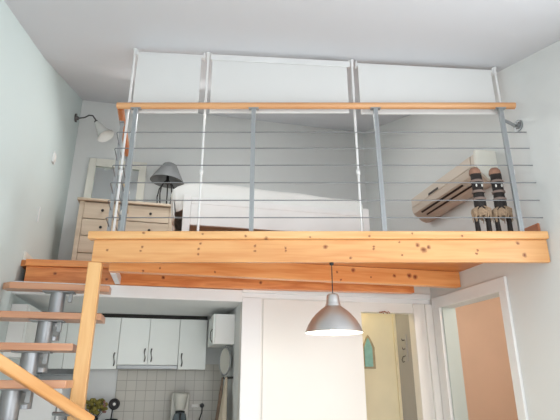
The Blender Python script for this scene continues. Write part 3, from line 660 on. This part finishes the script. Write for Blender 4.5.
# crock with skimmer, dried flowers
cr = thing('utensil_crock', 'dark utensil crock on the worktop below the plain wall', 'crock', (-.49, 5.87, .9))
part('crock', MB().lathe([(.05, .001), (.06, .01), (.062, .13), (.066, .15), (.058, .15), (.055, .02)], (-.49, 5.87, .9), 22, True), M['dark'], cr)
sk = thing('skimmer', 'round black skimmer with shiny centre standing in the crock', 'skimmer', (-.49, 5.86, .95))
part('handle', MB().tube([(-.50, 5.87, .925), (-.495, 5.862, 1.05), (-.486, 5.85, 1.17)], .007, 8), M['black'], sk)
vv = [(-.475 + .045*math.cos(2*PI*k/30), 5.845, 1.20 + .045*math.sin(2*PI*k/30)) for k in range(30)]
part('ring', MB().tube(vv, .014, 10, closed=True), M['black'], sk)
part('disc', MB().tube([(-.475, 5.85, 1.20), (-.475, 5.842, 1.20)], .034, 22), M['dark'], sk)
part('centre', MB().ball((-.475, 5.838, 1.20), .016, .008, .016), M['eye'], sk, label='bright metal centre')
pf = thing('dried_flowers', 'dried yellow green flower bunch in a dark vase by the newel post', 'flowers', (-.655, 5.80, .9))
part('vase', MB().lathe([(.045, .001), (.06, .04), (.055, .10), (.035, .15), (.04, .17), (.034, .17), (.03, .15)], (-.655, 5.80, .9), 20, True), M['black'], pf)
rnd = random.Random(5)
lf = MB(); stems = MB(); blm = MB()
for k in range(70):
    a = rnd.random()*2*PI; rr = .11*math.sqrt(rnd.random()); z = 1.12 + rnd.random()*.13
    x, y = -.655 + rr*math.cos(a), 5.80 + rr*math.sin(a)*.6
    if k < 26: stems.tube([(-.655, 5.80, 1.02), (-.655+rr*.4*math.cos(a), 5.80+rr*.3*math.sin(a), 1.08), (x, y, z)], .002, 5)
    tgt = blm if (x > -.58 and k % 2) else lf
    tgt.ball((x, y, z), .012+rnd.random()*.012, .009, .010+rnd.random()*.014, 8, 5)
part('stems', stems, M['dark'], pf); part('foliage', lf, M['leaf'], pf); part('blossoms', blm, M['bloom'], pf)
jar2 = thing('storage_canister', 'dark canister with pale blue lid beside the refrigerator', 'canister', (-.80, 5.62, .9))
part('canister_body', MB().lathe([(.06, .001), (.07, .01), (.07, .235)], (-.80, 5.62, .9), 24, True), M['dark'], jar2)
part('lid', MB().lathe([(.072, .236), (.072, .26), (.05, .285), (.015, .29)], (-.80, 5.62, .9), 24, True), M['blue'], jar2)

# ------------------------------------------------------------------ things in the narrow doorway
wo = thing('arched_ornament', 'turquoise pointed arch ornament in a driftwood frame on the cream wall', 'ornament', (2.125, 5.02, 1.72))
def arch(mb, x0, x1, z0, zs, zp, ya, yb):
    xm = (x0+x1)/2; hw = (x1-x0)/2
    L = [(x0, z0), (x1, z0), (x1, zs)] + [(xm+hw*(1-k/6)**.8, zs+(zp-zs)*(k/6)) for k in range(1, 6)] + [(xm, zp)] + [(xm-hw*(1-k/6)**.8, zs+(zp-zs)*(k/6)) for k in range(5, 0, -1)] + [(x0, zs)]
    return mb.ext(L, ya, yb, 1)
part('frame', arch(MB(), 2.06, 2.197, 1.555, 1.77, 1.90, 5.011, 5.028), M['driftwood'], wo, .003)
part('panel', arch(MB(), 2.075, 2.165, 1.575, 1.765, 1.87, 5.000, 5.0105), M['teal'], wo, .003)
sp = thing('flower_sprig', 'small rust coloured dried sprig above the narrow doorway', 'ornament', (2.135, PW, 2.09))
st_, bb = MB(), MB(); rnd = random.Random(9)
for k in range(9):
    dx = (k-4)*.011
    st_.tube([(2.135, PW-.006, 2.097), (2.135+dx, PW-.010, 2.095-abs(dx)*.3-.006)], .002, 5)
    bb.ball((2.135+dx*1.2, PW-.011, 2.092-rnd.random()*.02), .006, .006, .006, 8, 5)
part('stem', st_, M['redtwig'], sp); part('petals', bb, M['brick'], sp)
hk = thing('hook_rack', 'small chrome coat hook rack on the grey closet side wall', 'hook', (2.464, 4.815, 1.75))
part('plate', MB().box(2.454, 2.4635, 4.785, 4.855, 1.62, 1.90), M['grey_side'], hk, .003)
for z in (1.84, 1.75, 1.66):
    part('hook', MB().tube([(2.4545, 4.82, z+.02), (2.422, 4.817, z+.01), (2.407, 4.815, z-.02), (2.417, 4.815, z-.045), (2.437, 4.817, z-.035)] if z < 1.7 else [(2.4545, 4.82, z), (2.427, 4.817, z-.006), (2.420, 4.815, z+.012)], .0055, 8), M['chrome'], hk)

# ------------------------------------------------------------------ light
def area(name, u, w, z, tgt, sx, sy, power, col):
    l = bpy.data.lights.new(name, 'AREA'); l.shape = 'RECTANGLE'; l.size = sx; l.size_y = sy; l.energy = power; l.color = col
    o = bpy.data.objects.new(name, l); COL.objects.link(o)
    x, y = W2(u, w); o.location = (x, y, z)
    tx, ty = W2(tgt[0], tgt[1]); d = Vector((tx-x, ty-y, tgt[2]-z)); o.rotation_euler = d.to_track_quat('-Z', 'Y').to_euler()
    return o
area('daylight_front_window', .8, FW-.02, 1.25, (.8, 3, 1.25), 2.7, 2.2, 130, (.96, .98, 1.0))
area('daylight_balcony_window', RW+.03, 1.15, 1.48, (0, 1.15, 1.48), 1.9, 2.6, 105, (.95, .98, 1.0))
area('loft_fill_left', -.17, 4.7, cz(4.7)-.012, (-.17, 4.7-.366, cz(4.7)-1), .42, .72, 30, (1, 1, .98))  # added lamp, unseen behind the blinds, to brighten the loft
area('loft_fill_right', .80, 4.7, cz(4.7)-.012, (.80, 4.7-.366, cz(4.7)-1), .62, .72, 36, (1, 1, .98))  # second added fill lamp for the loft, also out of view
def point(name, loc, power, col, r):
    l = bpy.data.lights.new(name, 'POINT'); l.energy = power; l.color = col; l.shadow_soft_size = r
    o = bpy.data.objects.new(name, l); COL.objects.link(o); o.location = loc; return o
point('pendant_glow', (PX, PY, pz-.01), 11, (1, .88, .70), .05)
x, y = W2(3.5, 3.6); point('hall_ceiling_light', (x, y, 2.3), 30, (1, .92, .82), .12)
x, y = W2(1.75, 4.86); point('closet_light', (x, y, 2.25), 4.2, (1, .84, .55), .08)

w = bpy.data.worlds.new('sky'); bpy.context.scene.world = w; w.use_nodes = True
nt = w.node_tree; bg = nt.nodes['Background']
sky = nt.nodes.new('ShaderNodeTexSky'); sky.sky_type = 'HOSEK_WILKIE'; sky.turbidity = 4
nt.links.new(sky.outputs['Color'], bg.inputs['Color']); bg.inputs['Strength'].default_value = .6

cam = bpy.data.cameras.new('camera'); co = bpy.data.objects.new('camera', cam); COL.objects.link(co)
cam.sensor_fit = 'HORIZONTAL'; cam.sensor_width = 36; cam.lens = 484/560*36; cam.clip_start = .05
co.location = (0, 0, CAMZ); co.rotation_euler = (math.radians(90+19.6), 0, 0)
sn = bpy.context.scene; sn.camera = co
sn.view_settings.view_transform = 'Standard'; sn.view_settings.look = 'None'; sn.view_settings.gamma = 1
sn.view_settings.use_curve_mapping = False; sn.view_settings.exposure = -.34
